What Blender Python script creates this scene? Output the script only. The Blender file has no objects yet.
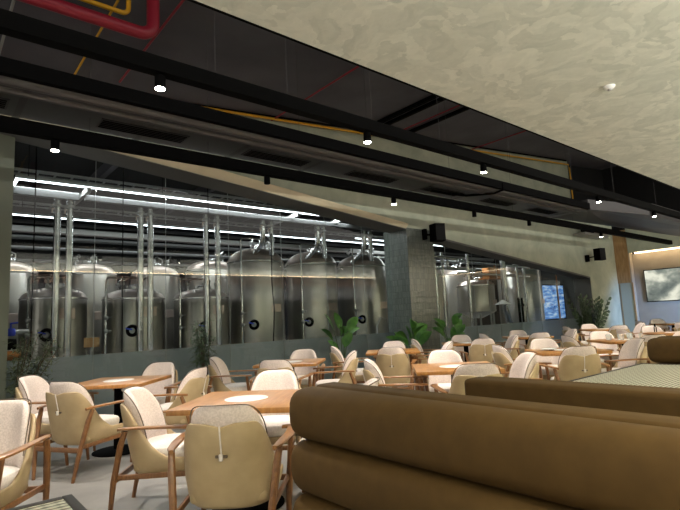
import bpy, bmesh, math, random
from mathutils import Vector, Matrix
PI = math.pi
R = math.radians
rnd = random.Random(7)
C = bpy.context.scene.collection
SC = bpy.context.scene

# ------------------------------------------------------------------ camera
def make_camera():
    f, yaw, pitch, roll = 500.0, R(49.9), R(7.36), R(-2.75)
    F = Vector((math.cos(pitch)*math.cos(yaw), math.cos(pitch)*math.sin(yaw), math.sin(pitch)))
    Rt = F.cross(Vector((0, 0, 1))).normalized()
    U = Rt.cross(F)
    c, s = math.cos(roll), math.sin(roll)
    R2, U2 = Rt*c + U*s, U*c - Rt*s
    cam = bpy.data.cameras.new('camera')
    cam.sensor_width = 36; cam.lens = 36*f/680; cam.clip_start = .05; cam.clip_end = 200
    o = bpy.data.objects.new('camera', cam); C.objects.link(o)
    m = Matrix((R2, U2, -F)).transposed().to_4x4(); m.translation = (0, 0, 1.3)
    o.matrix_world = m
    SC.camera = o
make_camera()
# ------------------------------------------------------------------ world, exposure
w = bpy.data.worlds.new('world'); SC.world = w; w.use_nodes = True
w.node_tree.nodes['Background'].inputs[0].default_value = (1, .95, .87, 1)
w.node_tree.nodes['Background'].inputs[1].default_value = .5
vs = SC.view_settings
vs.view_transform = 'Standard'; vs.look = 'None'; vs.gamma = 1; vs.exposure = 1.15; vs.use_curve_mapping = False
SC.cycles.use_denoising = True
SC.cycles.max_bounces = 9; SC.cycles.diffuse_bounces = 5; SC.cycles.glossy_bounces = 4
SC.cycles.transparent_max_bounces = 12; SC.cycles.transmission_bounces = 4
SC.cycles.sample_clamp_indirect = 4; SC.cycles.caustics_reflective = False; SC.cycles.caustics_refractive = False

SPOT_W = 112          # track spots
def light(name, kind, loc, energy, color=(1, .9, .78), rot=(0, 0, 0), **k):
    l = bpy.data.lights.new(name, kind); l.energy = energy; l.color = color
    for a, b in k.items(): setattr(l, a, b)
    o = bpy.data.objects.new(name, l); o.location = loc; o.rotation_euler = rot; C.objects.link(o)
    return o
# cove strip at the top of the wall behind the camera, washing the plaster ceiling
light('cove_light', 'AREA', (9, -3.0, 2.3), 2500, (1, .98, .91), (PI+.03, 0, 0), shape='RECTANGLE', size=24, size_y=.12)
# unseen lamps added under the plaster ceiling, south of the view, for the benches
for i, (x, y) in enumerate([(0, -1.2), (3.6, -1.2), (7.5, -1.2), (12, -1.2)]):
    light('added_downlight', 'SPOT', (x, y, 3.44), 150, (1, .9, .76), spot_size=R(120), spot_blend=.8, shadow_soft_size=.08)
# linear luminaires of the brewery hall
for (x0, x1, y, e) in ((1.1, 8.5, 9.7, 95), (1.3, 13.5, 12.7, 48), (11, 20, 12.0, 150)):
    light('hall_light', 'AREA', ((x0+x1)/2, y, 3.86), e, (.93, .97, 1), (0, 0, 0), shape='RECTANGLE', size=x1-x0, size_y=.08)
# blue spot added out of view, tinting the wall with the television
light('end_wall_blue_spot', 'SPOT', (18.9, 2.2, .8), 800, (.28, .5, 1), (R(88), 0, R(-23)), spot_size=R(44), spot_blend=.8, shadow_soft_size=.3)

# ------------------------------------------------------------------ materials
def lin(c): return tuple((v/255/12.92 if v/255 <= .04045 else ((v/255+.055)/1.055)**2.4) for v in c) + (1,)
def mat(name, col, rough=.6, metal=0, spec=.5, coat=0, emit=None, es=0):
    m = bpy.data.materials.new(name); m.use_nodes = True
    b = m.node_tree.nodes['Principled BSDF']
    b.inputs['Base Color'].default_value = lin(col); b.inputs['Roughness'].default_value = rough
    b.inputs['Metallic'].default_value = metal; b.inputs['Specular IOR Level'].default_value = spec
    b.inputs['Coat Weight'].default_value = coat
    if emit:
        b.inputs['Emission Color'].default_value = lin(emit); b.inputs['Emission Strength'].default_value = es
    return m
def nd(m, t, **k):
    n = m.node_tree.nodes.new(t)
    for a, b in k.items():
        if a in n.inputs: n.inputs[a].default_value = b
        else: setattr(n, a, b)
    return n
def lk(m, a, b): m.node_tree.links.new(a, b)
def bs(m): return m.node_tree.nodes['Principled BSDF']
def noise_col(m, c1, c2, scale=4, detail=4, stretch=(1, 1, 1), p=(.35, .65), bump=0, dist=0, rough=.5, bdist=.02):
    tc = nd(m, 'ShaderNodeTexCoord'); mp = nd(m, 'ShaderNodeMapping'); mp.inputs['Scale'].default_value = stretch
    n = nd(m, 'ShaderNodeTexNoise'); n.inputs['Scale'].default_value = scale; n.inputs['Detail'].default_value = detail
    n.inputs['Distortion'].default_value = dist; n.inputs['Roughness'].default_value = rough
    r = nd(m, 'ShaderNodeValToRGB'); e = r.color_ramp.elements
    e[0].position, e[1].position = p; e[0].color, e[1].color = lin(c1), lin(c2)
    lk(m, tc.outputs['Object'], mp.inputs[0]); lk(m, mp.outputs[0], n.inputs['Vector'])
    lk(m, n.outputs['Fac'], r.inputs[0]); lk(m, r.outputs[0], bs(m).inputs['Base Color'])
    if bump:
        b = nd(m, 'ShaderNodeBump', Strength=bump, Distance=bdist)
        lk(m, n.outputs['Fac'], b.inputs['Height']); lk(m, b.outputs[0], bs(m).inputs['Normal'])
    return m, n
M = {}
def plaster(m, c1, c2, sc=6.5):
    tc = nd(m, 'ShaderNodeTexCoord'); n1 = nd(m, 'ShaderNodeTexNoise'); n1.inputs['Scale'].default_value = 1.6; n1.inputs['Detail'].default_value = 6
    ad = nd(m, 'ShaderNodeVectorMath', operation='ADD'); scl = nd(m, 'ShaderNodeVectorMath', operation='SCALE'); scl.inputs['Scale'].default_value = 1.1
    lk(m, tc.outputs['Object'], n1.inputs['Vector']); lk(m, n1.outputs['Color'], scl.inputs[0]); lk(m, scl.outputs[0], ad.inputs[0]); lk(m, tc.outputs['Object'], ad.inputs[1])
    v = nd(m, 'ShaderNodeTexVoronoi'); v.inputs['Scale'].default_value = sc; lk(m, ad.outputs[0], v.inputs['Vector'])
    sp = nd(m, 'ShaderNodeSeparateColor'); lk(m, v.outputs['Color'], sp.inputs[0])
    n2 = nd(m, 'ShaderNodeTexNoise'); n2.inputs['Scale'].default_value = 9; n2.inputs['Detail'].default_value = 5; lk(m, ad.outputs[0], n2.inputs['Vector'])
    mx = nd(m, 'ShaderNodeMath', operation='MULTIPLY_ADD'); mx.inputs[1].default_value = .38; lk(m, sp.outputs[0], mx.inputs[0])
    m2 = nd(m, 'ShaderNodeMath', operation='MULTIPLY'); m2.inputs[1].default_value = .62; lk(m, n2.outputs['Fac'], m2.inputs[0]); lk(m, m2.outputs[0], mx.inputs[2])
    r = nd(m, 'ShaderNodeValToRGB'); e = r.color_ramp.elements; e[0].position, e[1].position = .2, .8; e[0].color, e[1].color = lin(c1), lin(c2)
    lk(m, mx.outputs[0], r.inputs[0]); lk(m, r.outputs[0], bs(m).inputs['Base Color'])
    b = nd(m, 'ShaderNodeBump', Strength=.25, Distance=.02); lk(m, mx.outputs[0], b.inputs['Height']); lk(m, b.outputs[0], bs(m).inputs['Normal'])
    return m
M['plaster_ceiling'] = plaster(mat('ceiling plaster', (188, 185, 166), .62), (174, 177, 162), (206, 206, 190))
M['plaster_wall'] = noise_col(mat('wall plaster', (176, 181, 160), .8), (160, 166, 146), (190, 194, 172), 1.4, 7, (1, 1, 1), (.3, .7), .2, .8, .6)[0]
M['band'] = noise_col(mat('band plaster', (214, 202, 172), .75), (206, 194, 164), (222, 210, 180), 2, 5)[0]
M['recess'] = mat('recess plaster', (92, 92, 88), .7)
M['pier'] = mat('pier paint', (112, 118, 104), .7)
M['black'] = mat('black paint', (4, 4, 4), .8, 0, .05)
M['roof'] = noise_col(mat('roof paint', (82, 79, 86), .85), (77, 74, 81), (89, 86, 93), 1.2, 5)[0]
M['void'] = mat('dark paint', (19, 19, 20), .9)
M['floor'] = noise_col(mat('floor concrete', (140, 138, 134), .42), (122, 121, 118), (150, 147, 142), 1.7, 9, (1, 1, 1), (.3, .7), .05, .6, .65)[0]
M['hallfloor'] = mat('hall floor', (120, 122, 124), .4)
M['leather'] = noise_col(mat('tan leather', (172, 150, 114), .5), (166, 144, 108), (180, 158, 122), 6, 4, bump=.05)[0]
M['cream'] = noise_col(mat('cream boucle', (218, 203, 195), .9), (208, 193, 185), (228, 214, 206), 90, 3, bump=.25, bdist=.004)[0]
M['white_seat'] = noise_col(mat('white fabric', (222, 214, 206), .85), (214, 206, 198), (230, 222, 214), 80, 3, bump=.2, bdist=.003)[0]
M['piping'] = mat('dark piping', (92, 78, 62), .6)
M['wood'] = noise_col(mat('oak', (116, 76, 40), .4), (94, 60, 30), (134, 90, 50), 5, 6, (3, 14, 3), (.25, .75), .04, .6)[0]
M['tablewood'] = noise_col(mat('table oak', (160, 110, 54), .33), (140, 92, 42), (174, 124, 64), 3, 8, (1.2, 12, 1), (.25, .75), .03, .8)[0]
M['armwood'] = noise_col(mat('arm oak', (138, 92, 48), .35), (110, 70, 34), (158, 110, 60), 5, 6, (8, 2, 3), (.25, .75), .04, .6)[0]
M['marble'] = noise_col(mat('white inlay', (232, 228, 220), .3), (222, 218, 210), (238, 234, 228), 8, 5)[0]
M['bench'] = noise_col(mat('brown upholstery', (77, 57, 28), .7, 0, .18), (74, 55, 27), (80, 60, 30), 14, 4, bump=.04, bdist=.004)[0]
M['benchbase'] = mat('dark plinth', (40, 32, 26), .6)
M['steel'] = noise_col(mat('tank steel', (152, 149, 142), .29, .82), (138, 135, 128), (166, 162, 155), 2.5, 5, (1, 1, .25), (.3, .7))[0]
M['dome'] = mat('dome steel', (180, 164, 154), .36, .7)
M['galv'] = mat('galvanised steel', (158, 158, 155), .5, .45)
M['dullpipe'] = mat('dull pipe', (112, 112, 112), .55, .4)
M['polished'] = mat('polished pipe', (196, 196, 194), .24, .95)
M['duct'] = mat('duct steel', (88, 87, 88), .42, .75)
M['seam'] = mat('duct seam', (72, 70, 70), .45, .6)
M['red'] = mat('red pipe', (136, 20, 42), .45)
M['yellow'] = mat('yellow pipe', (214, 158, 24), .45)
M['blue'] = mat('blue paint', (30, 60, 190), .4)
M['copper'] = mat('copper', (150, 96, 52), .35, .8)
M['leafl'] = noise_col(mat('broad leaf', (58, 104, 40), .42), (40, 84, 30), (84, 130, 52), 5, 3)[0]
M['leafd'] = noise_col(mat('dark leaf', (66, 86, 58), .5), (50, 68, 44), (92, 114, 80), 9, 3)[0]
M['leafo'] = noise_col(mat('olive leaf', (88, 100, 74), .6), (66, 78, 56), (114, 126, 98), 9, 3)[0]
M['bark'] = mat('bark', (82, 66, 48), .8)
M['pot'] = mat('pot', (190, 188, 182), .6)
M['soil'] = mat('soil', (50, 38, 28), .9)
M['lamp'] = mat('lamp', (255, 250, 240), .5, emit=(255, 246, 230), es=30)
M['tube'] = mat('led tube', (255, 255, 255), .5, emit=(238, 246, 255), es=3.5)
M['warmled'] = mat('warm led', (255, 240, 210), .5, emit=(255, 222, 176), es=2.2)
M['warmstrip'] = mat('warm strip', (255, 240, 210), .5, emit=(255, 216, 165), es=11)
M['panelwood'] = noise_col(mat('panel veneer', (176, 138, 94), .5), (164, 126, 84), (186, 150, 104), 3, 6, (6, 6, 1))[0]
M['slat'] = noise_col(mat('slat wood', (58, 35, 24), .6), (50, 30, 20), (68, 42, 28), 3, 5, (8, 8, 1))[0]
M['doorpaint'] = mat('door paint', (172, 174, 158), .6)
M['endwall'] = noise_col(mat('end wall', (170, 160, 144), .8), (164, 154, 138), (176, 166, 150), 1.5, 5)[0]
M['porcelain'] = mat('porcelain', (228, 228, 224), .2)
M['joint'] = mat('joint', (140, 146, 144), .4)
M['film'] = mat('frosted film', (142, 150, 158), .5, 0, .4)

def weave():
    m = mat('woven cane', (150, 148, 110), .55)
    tc = nd(m, 'ShaderNodeTexCoord')
    mp = nd(m, 'ShaderNodeMapping'); mp.inputs['Scale'].default_value = (1, 1, 1)
    w1 = nd(m, 'ShaderNodeTexWave', bands_direction='Y'); w1.inputs['Scale'].default_value = 10
    w2 = nd(m, 'ShaderNodeTexWave', bands_direction='X'); w2.inputs['Scale'].default_value = 8
    mx = nd(m, 'ShaderNodeMath', operation='MULTIPLY'); r = nd(m, 'ShaderNodeValToRGB')
    e = r.color_ramp.elements; e[0].position, e[1].position = .12, .5
    e[0].color, e[1].color = lin((98, 96, 84)), lin((192, 189, 172))
    lk(m, tc.outputs['Object'], mp.inputs[0])
    for w_ in (w1, w2): lk(m, mp.outputs[0], w_.inputs['Vector'])
    ad = nd(m, 'ShaderNodeMath', operation='ADD'); ad.inputs[1].default_value = .45
    lk(m, w2.outputs['Fac'], ad.inputs[0]); lk(m, w1.outputs['Fac'], mx.inputs[0]); lk(m, ad.outputs[0], mx.inputs[1])
    lk(m, mx.outputs[0], r.inputs[0]); lk(m, r.outputs[0], bs(m).inputs['Base Color'])
    b = nd(m, 'ShaderNodeBump', Strength=.6, Distance=.01); lk(m, mx.outputs[0], b.inputs['Height']); lk(m, b.outputs[0], bs(m).inputs['Normal'])
    return m
M['weave'] = weave()
def tiles():
    m = mat('kit kat tiles', (120, 132, 122), .16, 0, .6)
    tc = nd(m, 'ShaderNodeTexCoord'); sx = nd(m, 'ShaderNodeSeparateXYZ'); cx = nd(m, 'ShaderNodeCombineXYZ'); ad = nd(m, 'ShaderNodeMath', operation='ADD')
    br = nd(m, 'ShaderNodeTexBrick'); br.offset = 0
    br.inputs['Scale'].default_value = 1; br.inputs['Brick Width'].default_value = .145; br.inputs['Row Height'].default_value = .024
    br.inputs['Mortar Size'].default_value = .003; br.inputs['Bias'].default_value = 0
    br.inputs['Color1'].default_value = lin((94, 101, 95)); br.inputs['Color2'].default_value = lin((116, 123, 115)); br.inputs['Mortar'].default_value = lin((78, 80, 76))
    lk(m, tc.outputs['Object'], sx.inputs[0]); lk(m, sx.outputs['X'], ad.inputs[0]); lk(m, sx.outputs['Y'], ad.inputs[1])
    lk(m, sx.outputs['Z'], cx.inputs['X']); lk(m, ad.outputs[0], cx.inputs['Y']); lk(m, cx.outputs[0], br.inputs['Vector'])
    lk(m, br.outputs['Color'], bs(m).inputs['Base Color'])
    b = nd(m, 'ShaderNodeBump', Strength=.8, Distance=.01); n = nd(m, 'ShaderNodeTexNoise'); n.inputs['Scale'].default_value = 12
    lk(m, tc.outputs['Object'], n.inputs['Vector'])
    s = nd(m, 'ShaderNodeMath', operation='SUBTRACT'); lk(m, n.outputs['Fac'], s.inputs[0]); lk(m, br.outputs['Fac'], s.inputs[1])
    lk(m, s.outputs[0], b.inputs['Height']); lk(m, b.outputs[0], bs(m).inputs['Normal'])
    return m
M['tile'] = tiles()
def glass():
    m = bpy.data.materials.new('partition glass'); m.use_nodes = True; nt = m.node_tree; nt.nodes.remove(bs(m))
    t = nd(m, 'ShaderNodeBsdfTransparent'); t.inputs[0].default_value = (.90, .93, .92, 1)
    g = nd(m, 'ShaderNodeBsdfGlossy'); g.inputs['Roughness'].default_value = .0; g.inputs[0].default_value = (1, 1, 1, 1)
    f = nd(m, 'ShaderNodeFresnel'); f.inputs[0].default_value = 1.5
    mx = nd(m, 'ShaderNodeMixShader'); out = nt.nodes['Material Output']
    ge = nd(m, 'ShaderNodeNewGeometry'); sb = nd(m, 'ShaderNodeMath', operation='SUBTRACT'); sb.inputs[0].default_value = 1
    mu = nd(m, 'ShaderNodeMath', operation='MULTIPLY'); lk(m, ge.outputs['Backfacing'], sb.inputs[1]); lk(m, f.outputs[0], mu.inputs[0]); lk(m, sb.outputs[0], mu.inputs[1])
    lk(m, mu.outputs[0], mx.inputs[0]); lk(m, t.outputs[0], mx.inputs[1]); lk(m, g.outputs[0], mx.inputs[2]); lk(m, mx.outputs[0], out.inputs[0])
    return m
M['glass'] = glass()
def screenmat(name, c1, c2, c3, es, sc):
    m = mat(name, (20, 20, 20), .15)
    tc = nd(m, 'ShaderNodeTexCoord'); mp = nd(m, 'ShaderNodeMapping'); mp.inputs['Scale'].default_value = sc
    n = nd(m, 'ShaderNodeTexNoise'); n.inputs['Scale'].default_value = 2.2; n.inputs['Detail'].default_value = 3
    r = nd(m, 'ShaderNodeValToRGB'); e = r.color_ramp.elements; e[0].position, e[1].position = .36, .66
    e[0].color, e[1].color = lin(c1), lin(c3); x = e.new(.5); x.color = lin(c2)
    lk(m, tc.outputs['Object'], mp.inputs[0]); lk(m, mp.outputs[0], n.inputs['Vector']); lk(m, n.outputs['Fac'], r.inputs[0])
    lk(m, r.outputs[0], bs(m).inputs['Emission Color']); bs(m).inputs['Emission Strength'].default_value = es
    return m
M['tv'] = screenmat('television picture', (88, 96, 92), (132, 138, 128), (214, 214, 196), .55, (1, .7, .9))
M['bluereflection'] = screenmat('painted reflection', (40, 80, 150), (96, 150, 214), (204, 218, 232), .42, (.8, 1, 4))  # blue window reflection painted as an emissive pattern

# ------------------------------------------------------------------ mesh helpers
class MB:
    def __init__(s): s.b = bmesh.new()
    def box(s, lo, hi, bev=0, seg=2):
        x = [(lo[i]+hi[i])/2 for i in range(3)]; d = [abs(hi[i]-lo[i]) for i in range(3)]
        return s.rbox(Matrix.Translation(x), d, bev, seg)
    def rbox(s, m, d, bev=0, seg=2):
        g = bmesh.ops.create_cube(s.b, size=1, matrix=m @ Matrix.Diagonal((*d, 1)))
        if bev:
            vs_ = set(g['verts']); es = [e for e in s.b.edges if e.verts[0] in vs_ and e.verts[1] in vs_]
            bmesh.ops.bevel(s.b, geom=es, offset=bev, segments=seg, profile=.5, affect='EDGES')
        return s
    def bar(s, p, q, wd, ht, bev=0, up=(0, 0, 1)):
        p, q = Vector(p), Vector(q); d = q-p; x = d.normalized(); u = Vector(up)
        y = u.cross(x)
        if y.length < 1e-3: y = Vector((0, 1, 0)).cross(x)
        y.normalize(); z = x.cross(y)
        m = Matrix((x, y, z)).transposed().to_4x4(); m.translation = (p+q)/2
        return s.rbox(m, (d.length, wd, ht), bev)
    def tube(s, pts, r, n=10, cap=True):
        pts = [Vector(p) for p in pts]; k = len(pts); rs = r if isinstance(r, (list, tuple)) else [r]*k
        rings = []; ref = None
        for i, p in enumerate(pts):
            t = (pts[min(i+1, k-1)] - pts[max(i-1, 0)]).normalized()
            if ref is None: ref = Vector((0, 0, 1)) if abs(t.z) < .9 else Vector((1, 0, 0))
            a = (ref - t*ref.dot(t)).normalized(); ref = a; b = t.cross(a)
            rings.append([s.b.verts.new(p + (a*math.cos(2*PI*j/n) + b*math.sin(2*PI*j/n))*rs[i]) for j in range(n)])
        for i in range(k-1):
            for j in range(n): s.b.faces.new((rings[i][j], rings[i][(j+1) % n], rings[i+1][(j+1) % n], rings[i+1][j]))
        if cap: s.b.faces.new(rings[0][::-1]); s.b.faces.new(rings[-1])
        return s
    def lathe(s, prof, c=(0, 0, 0), n=32, axis='z'):
        rings = []
        for r, z in prof:
            ring = []
            for j in range(n):
                a = 2*PI*j/n; v = (r*math.cos(a), r*math.sin(a), z)
                if axis == 'x': v = (v[2], v[0], v[1])
                if axis == 'y': v = (v[1], v[2], v[0])
                ring.append(s.b.verts.new(Vector(v)+Vector(c)))
            rings.append(ring)
        for i in range(len(prof)-1):
            for j in range(n): s.b.faces.new((rings[i][j], rings[i][(j+1) % n], rings[i+1][(j+1) % n], rings[i+1][j]))
        s.b.faces.new(rings[0][::-1]); s.b.faces.new(rings[-1])
        return s
    def prism(s, pts, vec):
        v = Vector(vec); a = [s.b.verts.new(Vector(p)) for p in pts]; b = [s.b.verts.new(Vector(p)+v) for p in pts]
        n = len(a); s.b.faces.new(a[::-1]); s.b.faces.new(b)
        for i in range(n): s.b.faces.new((a[i], a[(i+1) % n], b[(i+1) % n], b[i]))
        return s
    def loops(s, rings):
        vr = [[s.b.verts.new(p) for p in r] for r in rings]; n = len(vr[0])
        for i in range(len(vr)-1):
            for j in range(n): s.b.faces.new((vr[i][j], vr[i][(j+1) % n], vr[i+1][(j+1) % n], vr[i+1][j]))
        s.b.faces.new(vr[0][::-1]); s.b.faces.new(vr[-1])
        return s
    def leaf(s, base, d, L, W, up=(0, 0, 1), droop=.3, n=5, thick=.0025):
        base, d, up = Vector(base), Vector(d).normalized(), Vector(up)
        side = d.cross(up)
        if side.length < .05: side = d.cross(Vector((1, 0, 0)))
        side.normalize(); nn = side.cross(d)
        prev = None; first = s.b.verts.new(base)
        for i in range(1, n+1):
            t = i/n; c = base + d*L*t - Vector((0, 0, 1))*droop*L*t*t
            wd = W*math.sin(PI*min(t, .999))**.75*(1-.25*t)/2
            row = [s.b.verts.new(c-side*wd+nn*wd*.3), s.b.verts.new(c-nn*thick), s.b.verts.new(c+side*wd+nn*wd*.3)] if i < n else [s.b.verts.new(c)]
            if prev is None:
                s.b.faces.new((first, row[1], row[0])); s.b.faces.new((first, row[2], row[1]))
            elif i < n:
                s.b.faces.new((prev[0], prev[1], row[1], row[0])); s.b.faces.new((prev[1], prev[2], row[2], row[1]))
            else:
                s.b.faces.new((prev[0], prev[1], row[0])); s.b.faces.new((prev[1], prev[2], row[0]))
            prev = row
        return s
    def build(s, name, m, parent=None, smooth=True, loc=None):
        bmesh.ops.recalc_face_normals(s.b, faces=s.b.faces)
        me = bpy.data.meshes.new(name); s.b.to_mesh(me); s.b.free()
        me.materials.append(m)
        if smooth:
            for p in me.polygons: p.use_smooth = True
            try: me.set_sharp_from_angle(angle=R(38))
            except Exception: pass
        o = bpy.data.objects.new(name, me); C.objects.link(o)
        if parent: o.parent = parent
        if loc: o.location = loc
        return o
def tag(o, label=None, cat=None, group=None, kind=None):
    if label: o['label'] = label
    if cat: o['category'] = cat
    if group: o['group'] = group
    if kind: o['kind'] = kind
    return o
def empty(name, loc=(0, 0, 0), rz=0):
    o = bpy.data.objects.new(name, None); o.empty_display_size = .1; C.objects.link(o)
    o.location = loc; o.rotation_euler = (0, 0, rz); return o
def struct(name, mb, m, parent=None, smooth=False):
    o = mb.build(name, m, parent, smooth)
    if not parent: o['kind'] = 'structure'
    return o
def copy_tree(o, parent=None):
    c = o.copy(); C.objects.link(c)
    if parent: c.parent = parent
    for ch in [x for x in KIDS.get(o.name, [])]: copy_tree(ch, c)
    return c
KIDS = {}
def reg(o):
    def rec(x):
        ks = [y for y in C.objects if y.parent == x]
        KIDS[x.name] = ks
        for y in ks: rec(y)
    rec(o)

# ------------------------------------------------------------------ shell of the room
YF, YG = 7.93, 8.5                       # wall front, glass plane
def slope(x): return 4.276 - .103*x      # lower edge of the wall above the glass
def roofz(x): return 4.79 + .099*x
XE = 20.64
struct('floor', MB().box((-4, -3.5, -.1), (22, YG-.02, 0)), M['floor'])
struct('floor_brewery', MB().box((-4, YG-.02, -.1), (26, 15.5, 0)), M['hallfloor'])
struct('ceiling', MB().box((-4, -3.5, 3.5), (22, 2.99, 3.62)), M['plaster_ceiling'])
struct('trim_1', MB().box((-4, 2.99, 3.5), (22, 3.02, 3.72)), M['black'])
struct('roof_slab', MB().prism([(-4, 2.9, roofz(-4)), (-4, YF+.6, roofz(-4)), (26, YF+.6, roofz(26)), (26, 2.9, roofz(26))], (0, 0, .1)), M['roof'])
struct('ceiling_brewery', MB().box((-4, YF+.6, 4.75), (26, 15.5, 4.85)), M['void'])
# wall above the glass, its front face at YF, underside following the slope
X0, X1 = -.3, 18.3
struct('wall_north', MB().prism([(X0, YF, slope(X0)), (X1, YF, slope(X1)), (X1, YF, 0), (XE, YF, 0), (XE, YF, 4.75), (17.45, YF, 4.75), (17.45, YF, roofz(17.45)), (X0, YF, roofz(X0))], (0, YG-YF+.05, 0)), M['plaster_wall'])
struct('wall_north_upper', MB().box((17.5, YF+.35, 4.75), (26, YG, 7.3)), M['void'])
def wedge(x, h): z = slope(x); return [(x, YF-h*.9, z+h), (x, YF+.002, z), (x, YF+.002, z+h)]
struct('trim_2', MB().loops([[Vector(p) for p in wedge(X0, .17)], [Vector(p) for p in wedge(8.77, .10)]]), M['band'])
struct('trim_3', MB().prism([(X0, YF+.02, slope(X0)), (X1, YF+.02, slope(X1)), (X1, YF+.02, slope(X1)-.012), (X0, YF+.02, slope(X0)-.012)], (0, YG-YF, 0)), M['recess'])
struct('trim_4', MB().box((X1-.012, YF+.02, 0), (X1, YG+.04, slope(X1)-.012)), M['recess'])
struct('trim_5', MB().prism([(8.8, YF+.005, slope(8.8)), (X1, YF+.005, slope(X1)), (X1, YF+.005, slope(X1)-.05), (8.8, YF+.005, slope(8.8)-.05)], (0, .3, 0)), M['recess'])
struct('wall_left', MB().box((-.4, 8.36, 0), (.945, 8.62, 5)), M['pier'])
struct('wall_west', MB().prism([(-4, YG, 0), (-4, 15.5, 0), (-4, 15.5, 6), (-4, YG, 6)], (.1, 0, 0)), M['void'])
# tiled column standing in front of the glass
struct('wall_column', MB().box((8.77, YF-.002, 0), (9.72, YG+.2, slope(8.77)+.02)), M['tile'])
# glazing
joints = [.95, 2.08, 3.22, 4.42, 5.6, 6.75, 7.85, 8.76]
joints2 = [9.73, 10.9, 12.1, 13.3, 14.5, 15.7, 16.9, 18.28]
k = 0
for js in (joints, joints2):
    for a, b in zip(js[:-1], js[1:]):
        k += 1; a2, b2 = a+.006, b-.006
        wnd = struct('window_%d' % k, MB().prism([(a2, YG, 0), (b2, YG, 0), (b2, YG, slope(b2)-.01), (a2, YG, slope(a2)-.01)], (0, .012, 0)), M['glass'])
        struct('frosted_film', MB().box((a2, YG+.0135, 0), (b2, YG+.016, .945)), M['film'], wnd)
        if b not in (8.76, 18.28):
            struct('glass_joint', MB().box((b2, YG-.001, 0), (b2+.007, YG+.013, slope(b)-.02)), M['joint'], wnd)
# behind the camera: slatted wall with a warm strip along its top (the glass mirrors it)
struct('wall_south', MB().box((-4, -3.5, 0), (22, -3.4, 3.5)), M['void'])
sl = MB()
for i in range(120): sl.box((-3.5+i*.2, -3.39, 3.08), (-3.39+i*.2, -3.34, 3.42))
struct('trim_6', sl, M['slat'])
tag(MB().box((-3.5, -2.66, 3.44), (20.4, -2.62, 3.46)).build('led_strip', M['warmstrip'], smooth=False), 'warm light strip running along the top of the slatted wall', 'light strip')

# right end: pilaster with veneer panel and door, television wall, bulkhead
struct('wall_right_pilaster', MB().box((XE, 7.42, 0), (XE+.4, YF+.1, 4.2)), M['endwall'])
struct('trim_7', MB().box((XE-.02, 7.46, 2.17), (XE, YF, 4.2)), M['panelwood'])
d1 = struct('door_1', MB().box((XE-.015, 7.47, 0), (XE, 7.86, 2.16)), M['doorpaint'])
struct('door_edge', MB().box((XE-.03, 7.40, 0), (XE+.02, 7.455, 2.17)), M['panelwood'], d1)
struct('door_jamb', MB().box((XE-.02, 7.865, 0), (XE, 7.885, 2.17)), M['panelwood'], d1)
struct('wall_right', MB().box((XE+.26, -3.5, 0), (XE+.5, 7.42, 3.25)), M['endwall'])
struct('trim_8', MB().box((XE-.1, -3.5, 3.29), (XE+.5, 7.42, 4.3)), M['plaster_wall'])
struct('wall_right_upper', MB().box((XE+.6, -3.5, 3.3), (XE+.7, YF+.4, 7.2)), M['void'])
tag(MB().box((XE-.08, .5, 3.255), (XE+.2, 7.3, 3.288)).build('cove_tube', M['warmled'], smooth=False), 'pale light line under the bulkhead above the television', 'light strip')
# brewery hall walls
struct('wall_back', MB().box((-4, 15.3, 0), (26, 15.5, 5)), M['void'])
struct('wall_brewery_right', MB().box((24, YG, 0), (24.2, 15.4, 5)), M['recess'])

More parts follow.
